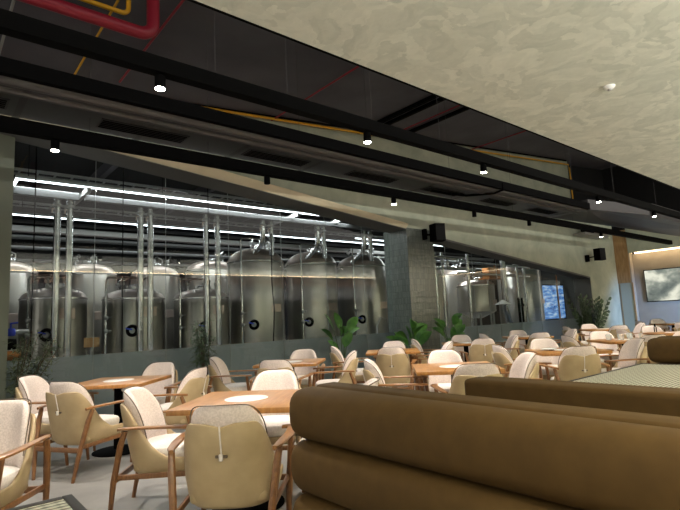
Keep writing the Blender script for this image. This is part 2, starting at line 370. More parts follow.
# ------------------------------------------------------------------ armchair
def make_chair():
    root = empty('dining_armchair')
    TM = R(128); SX = 1.08
    def plan(t, off):                     # t in -1..1, off inward
        th = t*TM; a, b = .255-off, .255-off; ath = min(abs(th), PI/2); e = .72
        x = a*math.sin(ath)**e if ath > 0 else 0; y = -b*math.cos(ath)**e if ath < PI/2 else 0
        if abs(th) > PI/2: y = (abs(th)-PI/2)/(TM-PI/2)*.21
        return (x if th >= 0 else -x), y
    def pos(t, z, off):
        x, y = plan(t, off); wgt = max(0, math.cos(min(abs(t)*TM, PI/2)))**.5
        hz = max(0, z-.40)
        y -= .24*hz*wgt
        low = max(0, .44-z)/.16; sc = 1-.12*low**2; x *= sc; y = y*sc
        top = max(0, z-.62); x *= 1-1.2*top*top
        return Vector((x, y, z))
    def ss(a, b, v):
        u = max(0, min(1, (v-a)/(b-a))); return u*u*(3-2*u)
    def ztop(t): return .40 + .365*(1-ss(.30, .80, abs(t))) - .022*math.exp(-(t/.05)**2)
    def zbot(t): return .275 + .02*ss(.8, 1, abs(t))
    sh = []
    NC = 41; NR = 20
    for i in range(NC):
        t = -1+2*i/(NC-1); ring = []
        e1 = 1 if abs(t) < .93 else math.sqrt(max(.02, 1-((abs(t)-.93)/.07)**2))
        zt, zb = ztop(t), zbot(t); zm, zh = (zt+zb)/2, (zt-zb)/2*(.86+.14*e1)
        for j in range(NR):
            a = 2*PI*j/NR; c, s_ = math.cos(a), math.sin(a)
            cv = math.copysign(abs(c)**.4, c); ct = math.copysign(abs(s_)**.6, s_)
            z = zm + zh*cv; ring.append(pos(t, z, .016+.015*ct*e1 + .05*max(0, .36-z)))
        sh.append(ring)
    MB().loops(sh).build('shell', M['leather'], root)
    # seat pan closing the shell underneath
    MB().box((-.205, -.2, .295), (.205, .2, .375), .03, 3).build('seat_base', M['leather'], root)
    cu = []; T = .58; NC = 33; NR = 18
    def zc(t):
        u = min(1, abs(t)/T); return .46 + .40*(1-u**3.8)**.42
    for i in range(NC):
        t = T*math.sin(PI/2*(-1+2*i/(NC-1))); ring = []; u = abs(t)/T
        e1 = math.sqrt(max(0.0, 1-u**4))*.93+.07
        zt, zb = max(zc(t), .53), .44; zm, zh = (zt+zb)/2, (zt-zb)/2
        for j in range(NR):
            a = 2*PI*j/NR; c, s_ = math.cos(a), math.sin(a)
            cv = math.copysign(abs(c)**.45, c); ct = math.copysign(abs(s_)**.7, s_)
            z = zm+zh*cv; ring.append(pos(t, z, .034 + .030*e1 + .030*e1*ct))
        cu.append(ring)
    MB().loops(cu).build('back_cushion', M['cream'], root)
    # piping along the cushion's rim
    pp = [pos(T*math.sin(PI/2*u), max(zc(T*math.sin(PI/2*u)), .53)+.002, .036) for u in [-.96+1.92*i/36 for i in range(37)]]
    MB().tube(pp, .0035, 6).build('piping', M['piping'], root)
    st = []
    for i, (z, sc) in enumerate([(.372, .9), (.382, .97), (.41, 1), (.44, 1), (.458, .96), (.468, .86), (.472, .6)]):
        ring = []
        for j in range(32):
            a = 2*PI*j/32; c, s_ = math.cos(a), math.sin(a)
            ring.append(Vector((.222*sc*math.copysign(abs(c)**.55, c), .015+.235*sc*math.copysign(abs(s_)**.55, s_), z)))
        st.append(ring)
    MB().loops(st).build('seat_cushion', M['white_seat'], root)
    # slit strap and toggle on the back
    def outp(z, o=.0): p = pos(0, z, o); return p
    mb = MB(); mb.bar(outp(.752, -.003), outp(.60, -.004), .007, .006, up=(0, 1, .2)); sp = mb.build('strap', M['white_seat'], root, smooth=False)
    mb = MB(); p = outp(.585, -.006); mb.box(p-Vector((.032, .005, .008)), p+Vector((.032, .005, .008)), .004).build('toggle', M['piping'], sp)
    mb = MB(); p = outp(.582, -.016); mb.box(p-Vector((.010, .007, .018)), p+Vector((.010, .007, .018)), .003).build('button', M['white_seat'], sp)
    # frame
    for s in (-1, 1):
        MB().tube([(s*.212, -.345, 0), (s*.244, -.31, .25), (s*.272, -.255, .50), (s*.285, -.22, .605)], [.014, .02, .021, .018], 8).build('rear_leg', M['wood'], root)
        MB().tube([(s*.255, .29, 0), (s*.272, .27, .28), (s*.295, .235, .605)], [.013, .02, .018], 8).build('front_leg', M['wood'], root)
        ar = []
        for (x, y, z, wd) in [(.268, -.275, .612, .022), (.283, -.23, .618, .04), (.298, -.12, .622, .046), (.31, 0, .622, .05), (.314, .12, .62, .058), (.310, .22, .617, .068), (.300, .275, .613, .06), (.292, .30, .61, .034)]:
            h = .011; ar.append([Vector((s*(x-wd/2), y, z-h*.5)), Vector((s*(x-wd/2), y, z+h*.6)), Vector((s*(x-wd*.3), y, z+h)), Vector((s*(x+wd*.3), y, z+h)), Vector((s*(x+wd/2), y, z+h*.6)), Vector((s*(x+wd/2), y, z-h*.5)), Vector((s*(x+wd*.2), y, z-h)), Vector((s*(x-wd*.2), y, z-h))])
        MB().loops(ar).build('armrest', M['armwood'], root)
        MB().bar((s*.240, -.305, .285), (s*.262, .265, .295), .018, .035, .004).build('side_rail', M['wood'], root)
    MB().bar((-.238, -.31, .262), (.238, -.31, .262), .02, .042, .005).build('rear_rail', M['wood'], root)
    MB().bar((-.262, .265, .292), (.262, .265, .292), .02, .038, .005).build('front_rail', M['wood'], root)
    for o_ in [y for y in C.objects if y.parent == root]:
        for me_ in [o_.data] + [y.data for y in C.objects if y.parent == o_]:
            for v_ in me_.vertices: v_.co.x *= SX; v_.co.y *= 1.04
    reg(root)
    return root

def make_table():
    root = empty('dining_table')
    MB().box((-.43, -.43, .712), (.43, .43, .75), .006).build('tabletop', M['tablewood'], root)
    MB().lathe([(.158, 0), (.16, .001), (.16, .003), (.157, .004)], (.0, 0, .749), 40).build('inlay_disc', M['marble'], root)
    MB().lathe([(.045, 0), (.045, .66), (.05, .66)], (0, 0, .03), 20).build('pedestal', M['black'], root)
    MB().lathe([(.26, 0), (.26, .008), (.24, .014), (.06, .03)], (0, 0, 0), 36).build('base_plate', M['black'], root)
    MB().box((-.2, -.2, .69), (.2, .2, .712), .004).build('top_bracket', M['black'], root)
    reg(root)
    return root
chair0, table0 = make_chair(), make_table()
used = {'c': False, 't': False}
def place(src, key, x, y, rz, label, cat, group):
    o = src if not used[key] else copy_tree(src)
    used[key] = True
    o.location = (x, y, 0); o.rotation_euler = (0, 0, rz); tag(o, label, cat, group)
    return o
# name, centre, sides present, phrase
TB = [
 ('A', 1.90, 3.42, 'NE NW SW SE', 'nearest square oak table'),
 ('B', 1.72, 5.95, 'NE W SW SE', 'square oak table furthest left, by the glass'),
 ('C', 4.02, 5.95, 'NE NW SW SE', 'second oak table from left along the glass'),
 ('E', 4.40, 3.42, 'NE NW SW SE', 'oak table just past the brown bench ends'),
 ('D', 6.05, 5.95, 'NE NW SW SE', 'third oak table from left along the glass'),
 ('H', 6.72, 3.35, 'NE NW SW SE', 'oak table set with plates left of the woven table'),
 ('F', 8.05, 5.95, 'NE NW SW SE', 'fourth oak table from left along the glass'),
 ('I', 8.95, 3.45, 'NE NW SW SE', 'oak table crowded with drinking glasses'),
 ('G', 10.1, 5.85, 'NE NW SW SE', 'fifth oak table from left along the glass'),
 ('J', 13.3, 5.6, 'NE NW SW SE', 'far oak table before the veneer panel'),
 ('K', 11.2, 3.4, 'NE NW SW SE', 'oak table beyond the glasses, below the television'),
 ('L', 16.5, 5.0, 'NE NW SW', 'last oak table against the television wall'),
 ('N', 13.8, 3.2, 'NE NW SW', 'oak table at the right picture edge'),
]
AZ = {'NE': 45, 'NW': 135, 'SW': 225, 'SE': 315, 'W': 160}
LB = {'NE': 'cream armchair facing the camera across the %s', 'NW': 'armchair turned to the right at the %s',
      'SW': 'tan-backed armchair seen from behind at the %s', 'SE': 'armchair turned to the left at the %s', 'W': 'cream armchair at the left corner of the %s'}
JIT = {('E', 'SE'): (-.115, .1, 5), ('H', 'SW'): (-.12, .1, 3), ('E', 'SW'): (.06, -.05, 2), ('F', 'SW'): (.13, -.11, 0), ('A', 'NE'): (.03, -.02, 3), ('B', 'NE'): (.05, -.04, 0), ('C', 'NW'): (-.12, .10, 4), ('C', 'SE'): (-.05, .04, 4), ('A', 'SW'): (.08, -.07, 4), ('A', 'NW'): (.06, -.04, 8), ('B', 'SW'): (.02, -.06, -14), ('B', 'W'): (.03, -.02, -20)}
short = {'B': 'leftmost oak table by the glass', 'H': 'oak table set with plates', 'K': 'oak table below the television'}
for nm, tx, ty, sides, ph in TB:
    place(table0, 't', tx, ty, R(45+rnd.uniform(-3, 3)), ph, 'table', 'square oak dining tables')
    for sd in sides.split():
        jx, jy, jr = JIT.get((nm, sd), (rnd.uniform(-.04, .04), rnd.uniform(-.04, .04), rnd.uniform(-7, 7)))
        a = R(AZ[sd]); d = .66
        place(chair0, 'c', tx+d*math.cos(a)+jx, ty+d*math.sin(a)+jy, a+PI/2+R(jr), LB[sd] % short.get(nm, ph), 'chair', 'cream and tan dining armchairs')
place(chair0, 'c', .30, 3.95, R(45+90+6), 'cream armchair cut off by the left picture edge', 'chair', 'cream and tan dining armchairs')

# ------------------------------------------------------------------ banquettes
HB = .945
def roll(x, z0, z1, y0, y1, dx, m, parent, sgn):
    mb = MB(); r = (z1-z0)/2; zc_ = (z0+z1)/2; rings = []
    L = y1-y0; n = 22
    ys = [0, .012, .03, .06, .1, L/2, L-.1, L-.06, L-.03, L-.012, L]
    for y in ys:
        e = min(y, L-y); sc = 1 if e >= .1 else math.sqrt(1-(1-e/.1)**2)*.32+.68
        rings.append([Vector((x + dx*sc*math.copysign(abs(math.cos(2*PI*j/n))**.8, math.cos(2*PI*j/n)), y0+y, zc_ + r*sc*math.copysign(abs(math.sin(2*PI*j/n))**.62, math.sin(2*PI*j/n)))) for j in range(n)])
    return mb.loops(rings).build('back_roll', m, parent)
def bench(x, y0, y1, sgn, label):           # sgn -1: sitter faces -X
    root = empty('banquette_bench', (x, y1, 0))
    p = lambda v: x + v
    def rel(o): o.matrix_parent_inverse = Matrix.Translation((-x, -y1, 0)); return o
    for i in range(3):
        z1 = HB - .272*i; rel(roll(x - sgn*.11, z1-.272, z1, y0, y1, .115, M['bench'], root, sgn))
    xa, xb = sorted((x - sgn*.15, x - sgn*.30))
    rel(MB().box((xa, y0, .1), (xb, y1-.06, HB+.006), .025, 3).build('back_panel', M['bench'], root))
    xa, xb = sorted((x + sgn*.5, x - sgn*.12))
    rel(MB().box((xa, y0, .27), (xb, y1-.78, .44), .05, 4).build('seat_cushion', M['bench'], root))
    xa, xb = sorted((x + sgn*.44, x - sgn*.28))
    rel(MB().box((xa, y0, 0), (xb, y1-.8, .29), .01).build('plinth', M['benchbase'], root))
    return tag(root, label, 'bench', 'brown upholstered banquettes')
bench(1.55, -3.2, 2.36, -1, 'brown channelled banquette filling the lower right foreground')
bench(2.57, -3.2, 1.78, 1, 'brown banquette back rising just behind the foreground bench')
bench(6.04, -3.2, 2.12, -1, 'brown banquette end beyond the woven table at right')

def woven_table(x0, x1, y0, y1, label):
    root = empty('woven_table', ((x0+x1)/2, (y0+y1)/2, 0)); hx, hy = (x1-x0)/2, (y1-y0)/2
    MB().box((-hx+.03, -hy+.03, .735), (hx-.03, hy-.03, .752), 0).build('woven_top', M['weave'], root, smooth=False)
    fr = MB()
    fr.box((-hx, -hy, .71), (-hx+.032, hy, .755), .003); fr.box((hx-.032, -hy, .71), (hx, hy, .755), .003)
    fr.box((-hx+.032, -hy, .71), (hx-.032, -hy+.032, .755), .003); fr.box((-hx+.032, hy-.032, .71), (hx-.032, hy, .755), .003)
    fr.build('top_frame', M['benchbase'], root)
    for sx in (-1, 1):
        for sy in (-1, 1):
            MB().box((sx*(hx-.06)-.02, sy*(hy-.06)-.02, 0), (sx*(hx-.06)+.02, sy*(hy-.06)+.02, .712), .004).build('leg', M['black'], root)
    return tag(root, label, 'table', 'tables with woven tops')
woven_table(3.2, 5.28, .1, 1.91, 'wide woven-top table behind the brown benches')
woven_table(-.55, .425, .95, 1.985, 'dark-framed woven table corner at the bottom left edge')

# ------------------------------------------------------------------ things on tables
def cup(x, y, m, lab, h=.09, r=.034):
    o = MB().lathe([(r*.7, 0), (r*.85, h*.3), (r, h), (r*.92, h), (r*.75, h*.35), (r*.6, .006)], (0, 0, 0), 16).build('drinking_glass', m, loc=(x, y, .755))
    tag(o, lab, 'glass', 'glasses on the crowded oak table'); return o
M['clear'] = mat('clear glass', (236, 240, 240), .08); bs(M['clear']).inputs['Alpha'].default_value = .35
for i, (dx, dy) in enumerate([(-.25, .12), (-.14, .2), (-.05, .05), (.06, -.08), (.16, -.2), (-.2, -.05), (.2, .0), (.02, .25)]):
    cup(8.95+dx, 3.45+dy, M['clear'], 'clear drinking glass on the crowded far oak table')
def plate(x, y, z, lab):
    o = MB().lathe([(.05, 0), (.06, .004), (.105, .016), (.102, .019), (.06, .008), (.01, .007)], (0, 0, 0), 28).build('plate', M['porcelain'], loc=(x, y, z))
    tag(o, lab, 'plate', 'plates on the oak table left of the woven table')
plate(6.60, 3.52, .755, 'white plate on the oak table, left one'); plate(6.92, 3.2, .755, 'white plate on the oak table, right one')
bag = empty('handbag', (11.75, 3.9, .475), R(30))
MB().box((-.14, -.08, 0), (.14, .08, .24), .05, 3).build('body', M['black'], bag)
MB().tube([(-.09, 0, .22), (-.08, 0, .36), (0, 0, .42), (.08, 0, .36), (.09, 0, .22)], .01, 8).build('handle', M['black'], bag)
tag(bag, 'black handbag resting on a far chair below the television', 'bag')

# ------------------------------------------------------------------ ceiling services
def track(y, z, x0, x1, wd, ht, label):
    o = MB().box((x0, y-wd/2, z), (x1, y+wd/2, z+ht), .003).build('light_track', M['black'], smooth=False)
    tag(o, label, 'track', 'black lighting tracks'); return o
track(5.38, 3.19, -3.5, 18.5, .11, .13, 'lower black lighting track in front of the glass wall')
track(3.54, 3.19, -3.5, 18.5, .10, .12, 'upper black lighting track beside the plaster ceiling')
def spot(x, y, ang, label, on=True):
    root = empty('track_spotlight', (x, y, 3.19))
    MB().lathe([(.012, 0), (.012, -.02)], (0, 0, 0), 10).build('stem', M['black'], root)
    b = MB().lathe([(.038, -.015), (.04, -.02), (.04, -.105), (.036, -.11)], (0, 0, 0), 20).build('housing', M['black'], root)
    if on:
        MB().lathe([(.035, -.1105), (.035, -.116)], (0, 0, 0), 20).build('lens', M['lamp'], root)
        l = light('spot_lamp', 'SPOT', (x, y, 3.06), SPOT_W, (1, .92, .83), (R(ang), 0, 0), spot_size=R(105), spot_blend=.7, shadow_soft_size=.035)
    tag(root, label, 'spotlight', 'spotlights on the black tracks')
UL = [(1.3, 'brightest spotlight hanging under the upper track, furthest left'), (3.42, 'lit spotlight in the middle of the upper track'), (5.45, 'lit spotlight third along the upper track'), (8.8, 'lit spotlight under the upper track above the air duct end'), (11.4, 'small lit spotlight at the far right of the upper track')]
for x, lb in UL: spot(x, 3.54, 8, lb)
LL = [(.94, 'lit spotlight under the lower track, furthest left', 1), (3.36, 'dark spotlight under the lower track above the tall tanks', 0), (5.7, 'lit spotlight under the lower track left of the speaker', 1), (7.85, 'unlit spotlight right of the first speaker', 0), (9.8, 'small spotlight under the lower track mid wall', 0), (13.3, 'lit spotlight under the lower track by the second speaker', 1)]
for x, lb, on in LL: spot(x, 5.38, -4, lb, on)
# suspension wires
wi = [(3.54, x, 'upper') for x in (1.75, 2.45, 3.5, 4.6, 6.1, 7.9, 9.5, 11.6, 14, 16.5)] + [(5.38, x, 'lower') for x in (1.25, 2.55, 3.9, 5.2, 7.2, 9.2, 11.8, 14.5)]
ORD = 'first second third fourth fifth sixth seventh eighth ninth tenth eleventh'.split(); cnt = {}
for y, x, nm in wi:
    cnt[nm] = cnt.get(nm, -1)+1
    o = MB().tube([(x, y, 3.3), (x, y, roofz(x))], .002, 6).build('suspension_wire', M['seam'])
    tag(o, 'thin steel wire hanging the %s black track, %s from the left' % (nm, ORD[cnt[nm]]), 'wire', 'wires of the %s track' % nm)

# flat oval air duct
duct = empty('air_duct', (0, 5.9, 3.5))
def rel(o, p): o.matrix_parent_inverse = Matrix.Translation(-p.location); return o
def oval(x0, x1, ya, yb, z0, z1, mb, n=10, dz=0):
    r = (z1-z0)/2; zc_ = (z0+z1)/2; pts = []
    for i in range(n+1):
        a = -PI/2 - PI*i/n; pts.append((ya+r+r*math.cos(a), zc_+r*math.sin(a)))
    for i in range(n+1):
        a = PI/2 - PI*i/n; pts.append((yb-r+r*math.cos(a), zc_+r*math.sin(a)))
    mb.prism([(x0, y, z) for y, z in pts], (x1-x0, 0, 0)); return mb
rel(MB().box((-3.5, 4.93, 3.49), (11.6, 5.80, 3.66), .04, 3).build('duct_body', M['duct'], duct), duct)
rel(MB().box((-3.5, 4.86, 3.52), (11.6, 4.93, 3.665), .004).build('insulation', M['black'], duct, smooth=False), duct)
for i in range(13):
    x = -2.9+i*1.18; mb = MB().box((x, 4.928, 3.484), (x+.018, 5.806, 3.664), .04, 3); rel(mb.build('seam_ring', M['seam'], duct), duct)
for y, z, r_ in ((4.985, 3.53, .06), (5.13, 3.5, .045)):
    rel(MB().tube([(-3.5, y, z), (11.6, y, z)], r_, 14).build('edge_roll', M['duct'], duct), duct)
for i in range(7):
    x = -.4+i*1.75; vb = MB().box((x, 5.33, 3.478), (x+.95, 5.58, 3.492)); v = rel(vb.build('vent', M['seam'], duct, smooth=False), duct)
    mb = MB()
    for j in range(5): mb.box((x+.02, 5.35+j*.046, 3.472), (x+.93, 5.37+j*.046, 3.478))
    g = mb.build('vent_grille', M['black'], v, smooth=False); g.matrix_parent_inverse = Matrix.Translation(-duct.location) @ Matrix.Identity(4)
    g.matrix_parent_inverse = Matrix.Identity(4)
tag(duct, 'long flat steel air duct above the lower track', 'air duct')
d2 = empty('duct_branch', (12, 5, 3.4))
rel(MB().prism([(11.6, 4.9, 3.52), (13.2, 4.2, 3.42), (17.6, 4.3, 3.42), (18.8, 5.1, 3.42), (13.9, 5.4, 3.42), (13.2, 5.7, 3.5), (11.6, 5.8, 3.5)], (0, 0, .24)).build('plenum', M['seam'], d2, smooth=False), d2)
rel(MB().box((13.3, 4.15, 3.40), (17.4, 4.2, 3.7)).build('flange', M['seam'], d2, smooth=False), d2)
tag(d2, 'wide steel duct branch ending above the television corner', 'air duct')
cb = MB().tube([(8.05, 4.86, 3.62), (8.03, 4.85, 3.5), (7.95, 5.0, 3.455), (7.6, 5.35, 3.45), (7.2, 5.45, 3.46), (6.8, 5.5, 3.47)], .022, 8).build('cable', M['black'])
tag(cb, 'black cable curving around the underside of the air duct', 'cable')

def pipe(name, pts, r, m, label, cat='pipe', group=None, n=12):
    o = MB().tube(pts, r, n).build(name, m); return tag(o, label, cat, group)
def arc(c, a0, a1, r, z, n=8):
    return [(c[0]+r*math.cos(a0+(a1-a0)*i/n), c[1]+r*math.sin(a0+(a1-a0)*i/n), z) for i in range(n+1)]
pipe('sprinkler_main', [(-3.5, 4.88, 4.3)] + [(1.58+.14*math.sin(R(a)), 4.88, 4.44-.14*math.cos(R(a))) for a in range(0, 91, 11)] + [(1.72, 4.88, roofz(1.72)-.01)], .064, M['red'], 'thick dark red pipe bending at the top left', n=18)
yp = pipe('gas_pipe', [(-3.5, 4.97, 4.51)] + [(1.43+.07*math.sin(R(a)), 4.97, 4.58-.07*math.cos(R(a))) for a in range(0, 91, 15)] + [(1.50, 4.97, roofz(1.50)-.01)], .024, M['yellow'], 'yellow pipe running above the thick red pipe')
def rz_(x, y, off=.07): return (x, y, roofz(x)-off)
pipe('conduit', [rz_(.6, 4.3), rz_(.6, YF)], .016, M['galv'], 'pale conduit crossing the roof at the top left')
pipe('gas_branch', [rz_(1.5, 4.3), rz_(1.5, YF)], .014, M['yellow'], 'thin yellow branch pipe under the roof, upper left')
for x, lb in ((2.1, 'thin red sprinkler branch beside the thick red bend'), (5.1, 'thin red sprinkler branch across the middle of the roof'), (8.3, 'thin red sprinkler branch near the plaster edge'), (11.72, 'furthest thin red sprinkler branch')):
    o = pipe('sprinkler_branch', [rz_(x, 3.05), rz_(x, YF if x > 3 else 7.34)], .016, M['red'], lb, group='red sprinkler branches')
for x, lb in ((7.35, 'dark roof batten left of the red branch'), (7.62, 'second dark roof batten left of the red branch'), (8.6, 'dark roof batten right of the red branch')):
    tag(MB().box((x, 3.05, roofz(x)-.09), (x+.07, YF, roofz(x)-.02)).build('roof_batten', M['black'], smooth=False), lb, 'beam', 'dark roof battens')
pipe('gas_line', [(2.9, 7.82, 5.01), (3.49, 7.82, 5.07), (10.2, 7.82, 5.66), (17.28, 7.82, 6.33), (17.34, 7.82, 6.2), (17.36, 7.82, 4.9)], .024, M['yellow'], 'long yellow pipe along the top of the plaster wall')
pipe('steel_line', [(2.5, 7.84, 5.0), (10, 7.84, 5.76), (17.2, 7.84, 6.46)], .02, M['black'], 'thin dark line above the long yellow pipe')
# smoke detector and plaster ceiling fittings
det = empty('smoke_detector', (5.22, 1.87, 3.5))
MB().lathe([(.055, 0), (.055, -.012), (.04, -.03), (.03, -.034)], (0, 0, 0), 24).build('base', M['porcelain'], det)
MB().lathe([(.02, -.034), (.018, -.045), (.01, -.05)], (0, 0, 0), 16).build('sensor', M['galv'], det)
tag(det, 'small round smoke detector on the plaster ceiling', 'smoke detector')

# loudspeakers
def speaker(x, y, z, yaw, label):
    root = empty('wall_speaker', (x, y, z), yaw)
    MB().prism([(-.13, -.14, -.21), (.13, -.14, -.21), (.17, .1, -.21), (-.17, .1, -.21)], (0, 0, .42)).build('cabinet', M['black'], root, smooth=False)
    MB().box((-.12, -.15, -.2), (.12, -.138, .2), .004).build('grille', M['void'], root)
    MB().box((-.03, .1, -.03), (.03, .2, .03)).build('bracket', M['black'], root, smooth=False)
    tag(root, label, 'speaker', 'black wall loudspeakers')
    return root
s1 = speaker(9.52, 7.6, 3.27, R(-22), 'black loudspeaker on the tiled column')
MB().box((-.30, .12, -.14), (-.22, .3, .12)).build('wall_plate', M['black'], s1, smooth=False)
MB().bar((-.25, .2, -.02), (0, .14, -.02), .04, .04).build('arm', M['black'], s1, smooth=False)
s2 = speaker(18.35, 7.55, 3.15, R(-22), 'black loudspeaker on the plaster wall right of the glass')
MB().box((-.44, .1, -.24), (-.36, .42, -.0)).build('wall_plate', M['black'], s2, smooth=False)
MB().bar((-.4, .2, -.1), (0, .14, -.05), .04, .04).build('arm', M['black'], s2, smooth=False)
ac = empty('air_unit', (18.2, 7.6, 3.85))
MB().box((-.95, -.12, -.06), (.95, .3, .02), .01).build('tray', M['galv'], ac, smooth=False)
MB().box((.4, -.1, .02), (.9, .3, .3), .02).build('housing', M['dome'], ac)
MB().lathe([(.09, -.2), (.09, .5)], (-.4, .1, .14), 16, 'x').build('cylinder', M['black'], ac)
tag(ac, 'metal wall unit on a tray above the second loudspeaker', 'air unit')

# television
tv = empty('television', (XE+.22, 5.99, 2.0))
MB().box((-.03, -1.08, -.6), (.03, 1.08, .6), .008).build('housing', M['black'], tv, smooth=False)
MB().box((-.034, -1.05, -.57), (-.0305, 1.05, .57)).build('screen', M['tv'], tv, smooth=False)
tag(tv, 'large wall television showing a pale grey-green picture', 'television')
cam = empty('security_camera', (XE-.05, 7.25, 3.292))
MB().lathe([(.05, 0), (.05, -.03), (.03, -.06), (.01, -.07)], (0, 0, 0), 16).build('dome', M['black'], cam)
tag(cam, 'small dark dome camera above the television wall corner', 'camera')

# ------------------------------------------------------------------ brewery
def tank(x, y, r, z0, zs, zt, label, ang=250, legs=4, port=True):
    root = empty('steel_tank', (x, y, 0))
    MB().lathe([(r*.25, z0-.18), (r*.9, z0), (r, z0+.05), (r, zs-.04), (r*.985, zs)], (0, 0, 0), 48).build('body', M['steel'], root)
    h = zt-zs; prof = [(r*1.0, zs-.02), (r*1.012, zs+.0)] + [(r*math.cos(a)*.985, zs + h*math.sin(a)) for a in [R(8+q*9) for q in range(9)]]
    MB().lathe(prof, (0, 0, 0), 48).build('dome', M['dome'], root)
    MB().lathe([(r*1.0, zs-.035), (r*1.018, zs-.03), (r*1.018, zs-.005), (r, zs)], (0, 0, 0), 48).build('rim_band', M['polished'], root)
    mw = MB().lathe([(.16, zt-.06), (.17, zt+.03), (.16, zt+.06), (.05, zt+.09)], (0, -r*.15, 0), 24).build('manway', M['polished'], root)
    MB().tube([(.14, -r*.15, zt+.05), (.14, -r*.15, zt+.16), (.05, -r*.15, zt+.2)], .012, 8).build('clamp_handle', M['galv'], mw)
    for q in range(3):
        a = R(40+q*70+x*30); px, py = r*.55*math.cos(a), r*.55*math.sin(a)
        MB().tube([(px, py, zt-.22*h/.3), (px, py, zt+.14), (px+.08, py, zt+.2)], .02, 8).build('spray_pipe', M['polished'], root)
        MB().lathe([(.035, zt+.06), (.045, zt+.08), (.045, zt+.11), (.03, zt+.13)], (px, py, 0), 12).build('fitting', M['galv'], root)
    for q in range(2):
        a = R(230+q*80); px, py = r*.86*math.cos(a), r*.86*math.sin(a)
        MB().tube([(px-.03, py, zs+.02), (px-.03, py, zs+.16), (px+.03, py, zs+.16), (px+.03, py, zs+.02)], .009, 6).build('lifting_lug', M['galv'], root)
    if port:
        a = R(ang); d = Vector((math.cos(a), math.sin(a), 0)); c = d*(r-.02) + Vector((0, 0, 1.28))
        m4 = MB().tube([c, c+d*.05, c+d*.09], [.11, .12, .10], 20).build('side_port', M['black'], root)
        MB().tube([c+d*.085, c+d*.13], [.055, .05], 14).build('port_cap', M['galv'], m4)
        MB().tube([c+d*.12+Vector((0, 0, .02)), c+d*.13+Vector((-.12, 0, .05))], .014, 8).build('port_lever', M['blue'], m4)
    MB().box((r*math.cos(R(282))-.13, r*math.sin(R(282))-.02, 1.55), (r*math.cos(R(282))+.13, r*math.sin(R(282))+.03, 1.74), .008).build('data_plate', M['dome'], root, smooth=False)
    for q in range(legs):
        a = R(45+q*90); MB().tube([(r*.85*math.cos(a), r*.85*math.sin(a), 0), (r*.85*math.cos(a), r*.85*math.sin(a), z0+.1)], .035, 10).build('leg', M['galv'], root)
    return tag(root, label, 'tank', 'steel brewing tanks behind the glass')
tank(1.92, 10.7, .56, .55, 1.95, 2.16, 'short steel tank furthest left in the front row')
tank(3.38, 10.7, .60, .55, 1.93, 2.14, 'short steel tank second from left in the front row')
tank(4.86, 10.7, .60, .55, 1.93, 2.14, 'short steel tank third from left, behind the bamboo')
tank(6.27, 10.7, .68, .6, 2.78, 3.14, 'tall steel tank left of three, nearest the short ones', 235)
tank(7.98, 10.7, .68, .6, 2.78, 3.14, 'tall steel tank in the middle of the three', 225)
tank(9.78, 10.7, .70, .6, 2.78, 3.14, 'tall steel tank just left of the tiled column', 225)
tank(12.6, 10.9, .80, .6, 2.6, 2.9, 'steel tank seen just right of the tiled column', port=False)
tank(15.3, 10.7, .66, 1.3, 2.28, 2.48, 'raised small steel kettle right of the column', port=False)
tank(18.6, 10.9, .85, .7, 2.9, 3.2, 'wide steel tank near the blue reflection', port=False)
tank(1.36, 12.6, .58, .6, 2.6, 2.86, 'back row steel tank at the left picture edge', port=False)
tank(2.96, 12.6, .60, .6, 2.6, 2.86, 'back row steel tank between first and second short tanks', port=False)
tank(4.5, 12.6, .58, .6, 2.6, 2.86, 'back row steel tank between second and third short tanks', port=False)
tank(6.0, 12.6, .66, .6, 2.78, 3.05, 'back row steel tank above the third short tank', port=False)
tank(11.6, 12.8, .7, .6, 2.78, 3.1, 'back row steel tank peeking beside the tiled column', port=False)
tank(14.0, 13.0, .8, .6, 2.9, 3.2, 'back row steel tank behind the raised kettle', port=False)
tank(16.9, 13.0, .8, .6, 2.9, 3.2, 'back row steel tank left of the bent silver pipe', port=False)

# linear luminaires
def lum(x0, x1, y, z, lab):
    root = empty('linear_luminaire', ((x0+x1)/2, y, z)); h = (x1-x0)/2
    MB().box((-h, -.03, 0), (h, .03, .05)).build('housing', M['galv'], root, smooth=False)
    MB().box((-h, -.022, -.02), (h, .022, 0)).build('diffuser', M['tube'], root, smooth=False)
    for q in (-.95, -.33, .33, .95): MB().tube([(h*q, 0, .04), (h*q, 0, .83)], .005, 6).build('hanger', M['black'], root)
    tag(root, lab, 'light', 'linear lights of the brewery')
lum(1.12, 8.55, 9.7, 3.92, 'front line of white light above the tanks')
lum(1.32, 13.2, 12.7, 3.92, 'rear line of white light above the back tanks')
lum(10.8, 20, 12.0, 3.92, 'line of white light above the right-hand tanks')
def luml(x, y0, y1, lab):
    root = empty('linear_luminaire', (x, (y0+y1)/2, 3.92)); h = (y1-y0)/2
    MB().box((-.03, -h, 0), (.03, h, .05)).build('housing', M['galv'], root, smooth=False)
    MB().box((-.022, -h, -.02), (.022, h, 0)).build('diffuser', M['tube'], root, smooth=False)
    MB().tube([(0, 0, .04), (0, 0, .83)], .005, 6).build('hanger', M['black'], root)
    tag(root, lab, 'light', 'linear lights of the brewery')
luml(1.15, 9.78, 12.2, 'short cross line of white light at the far left')
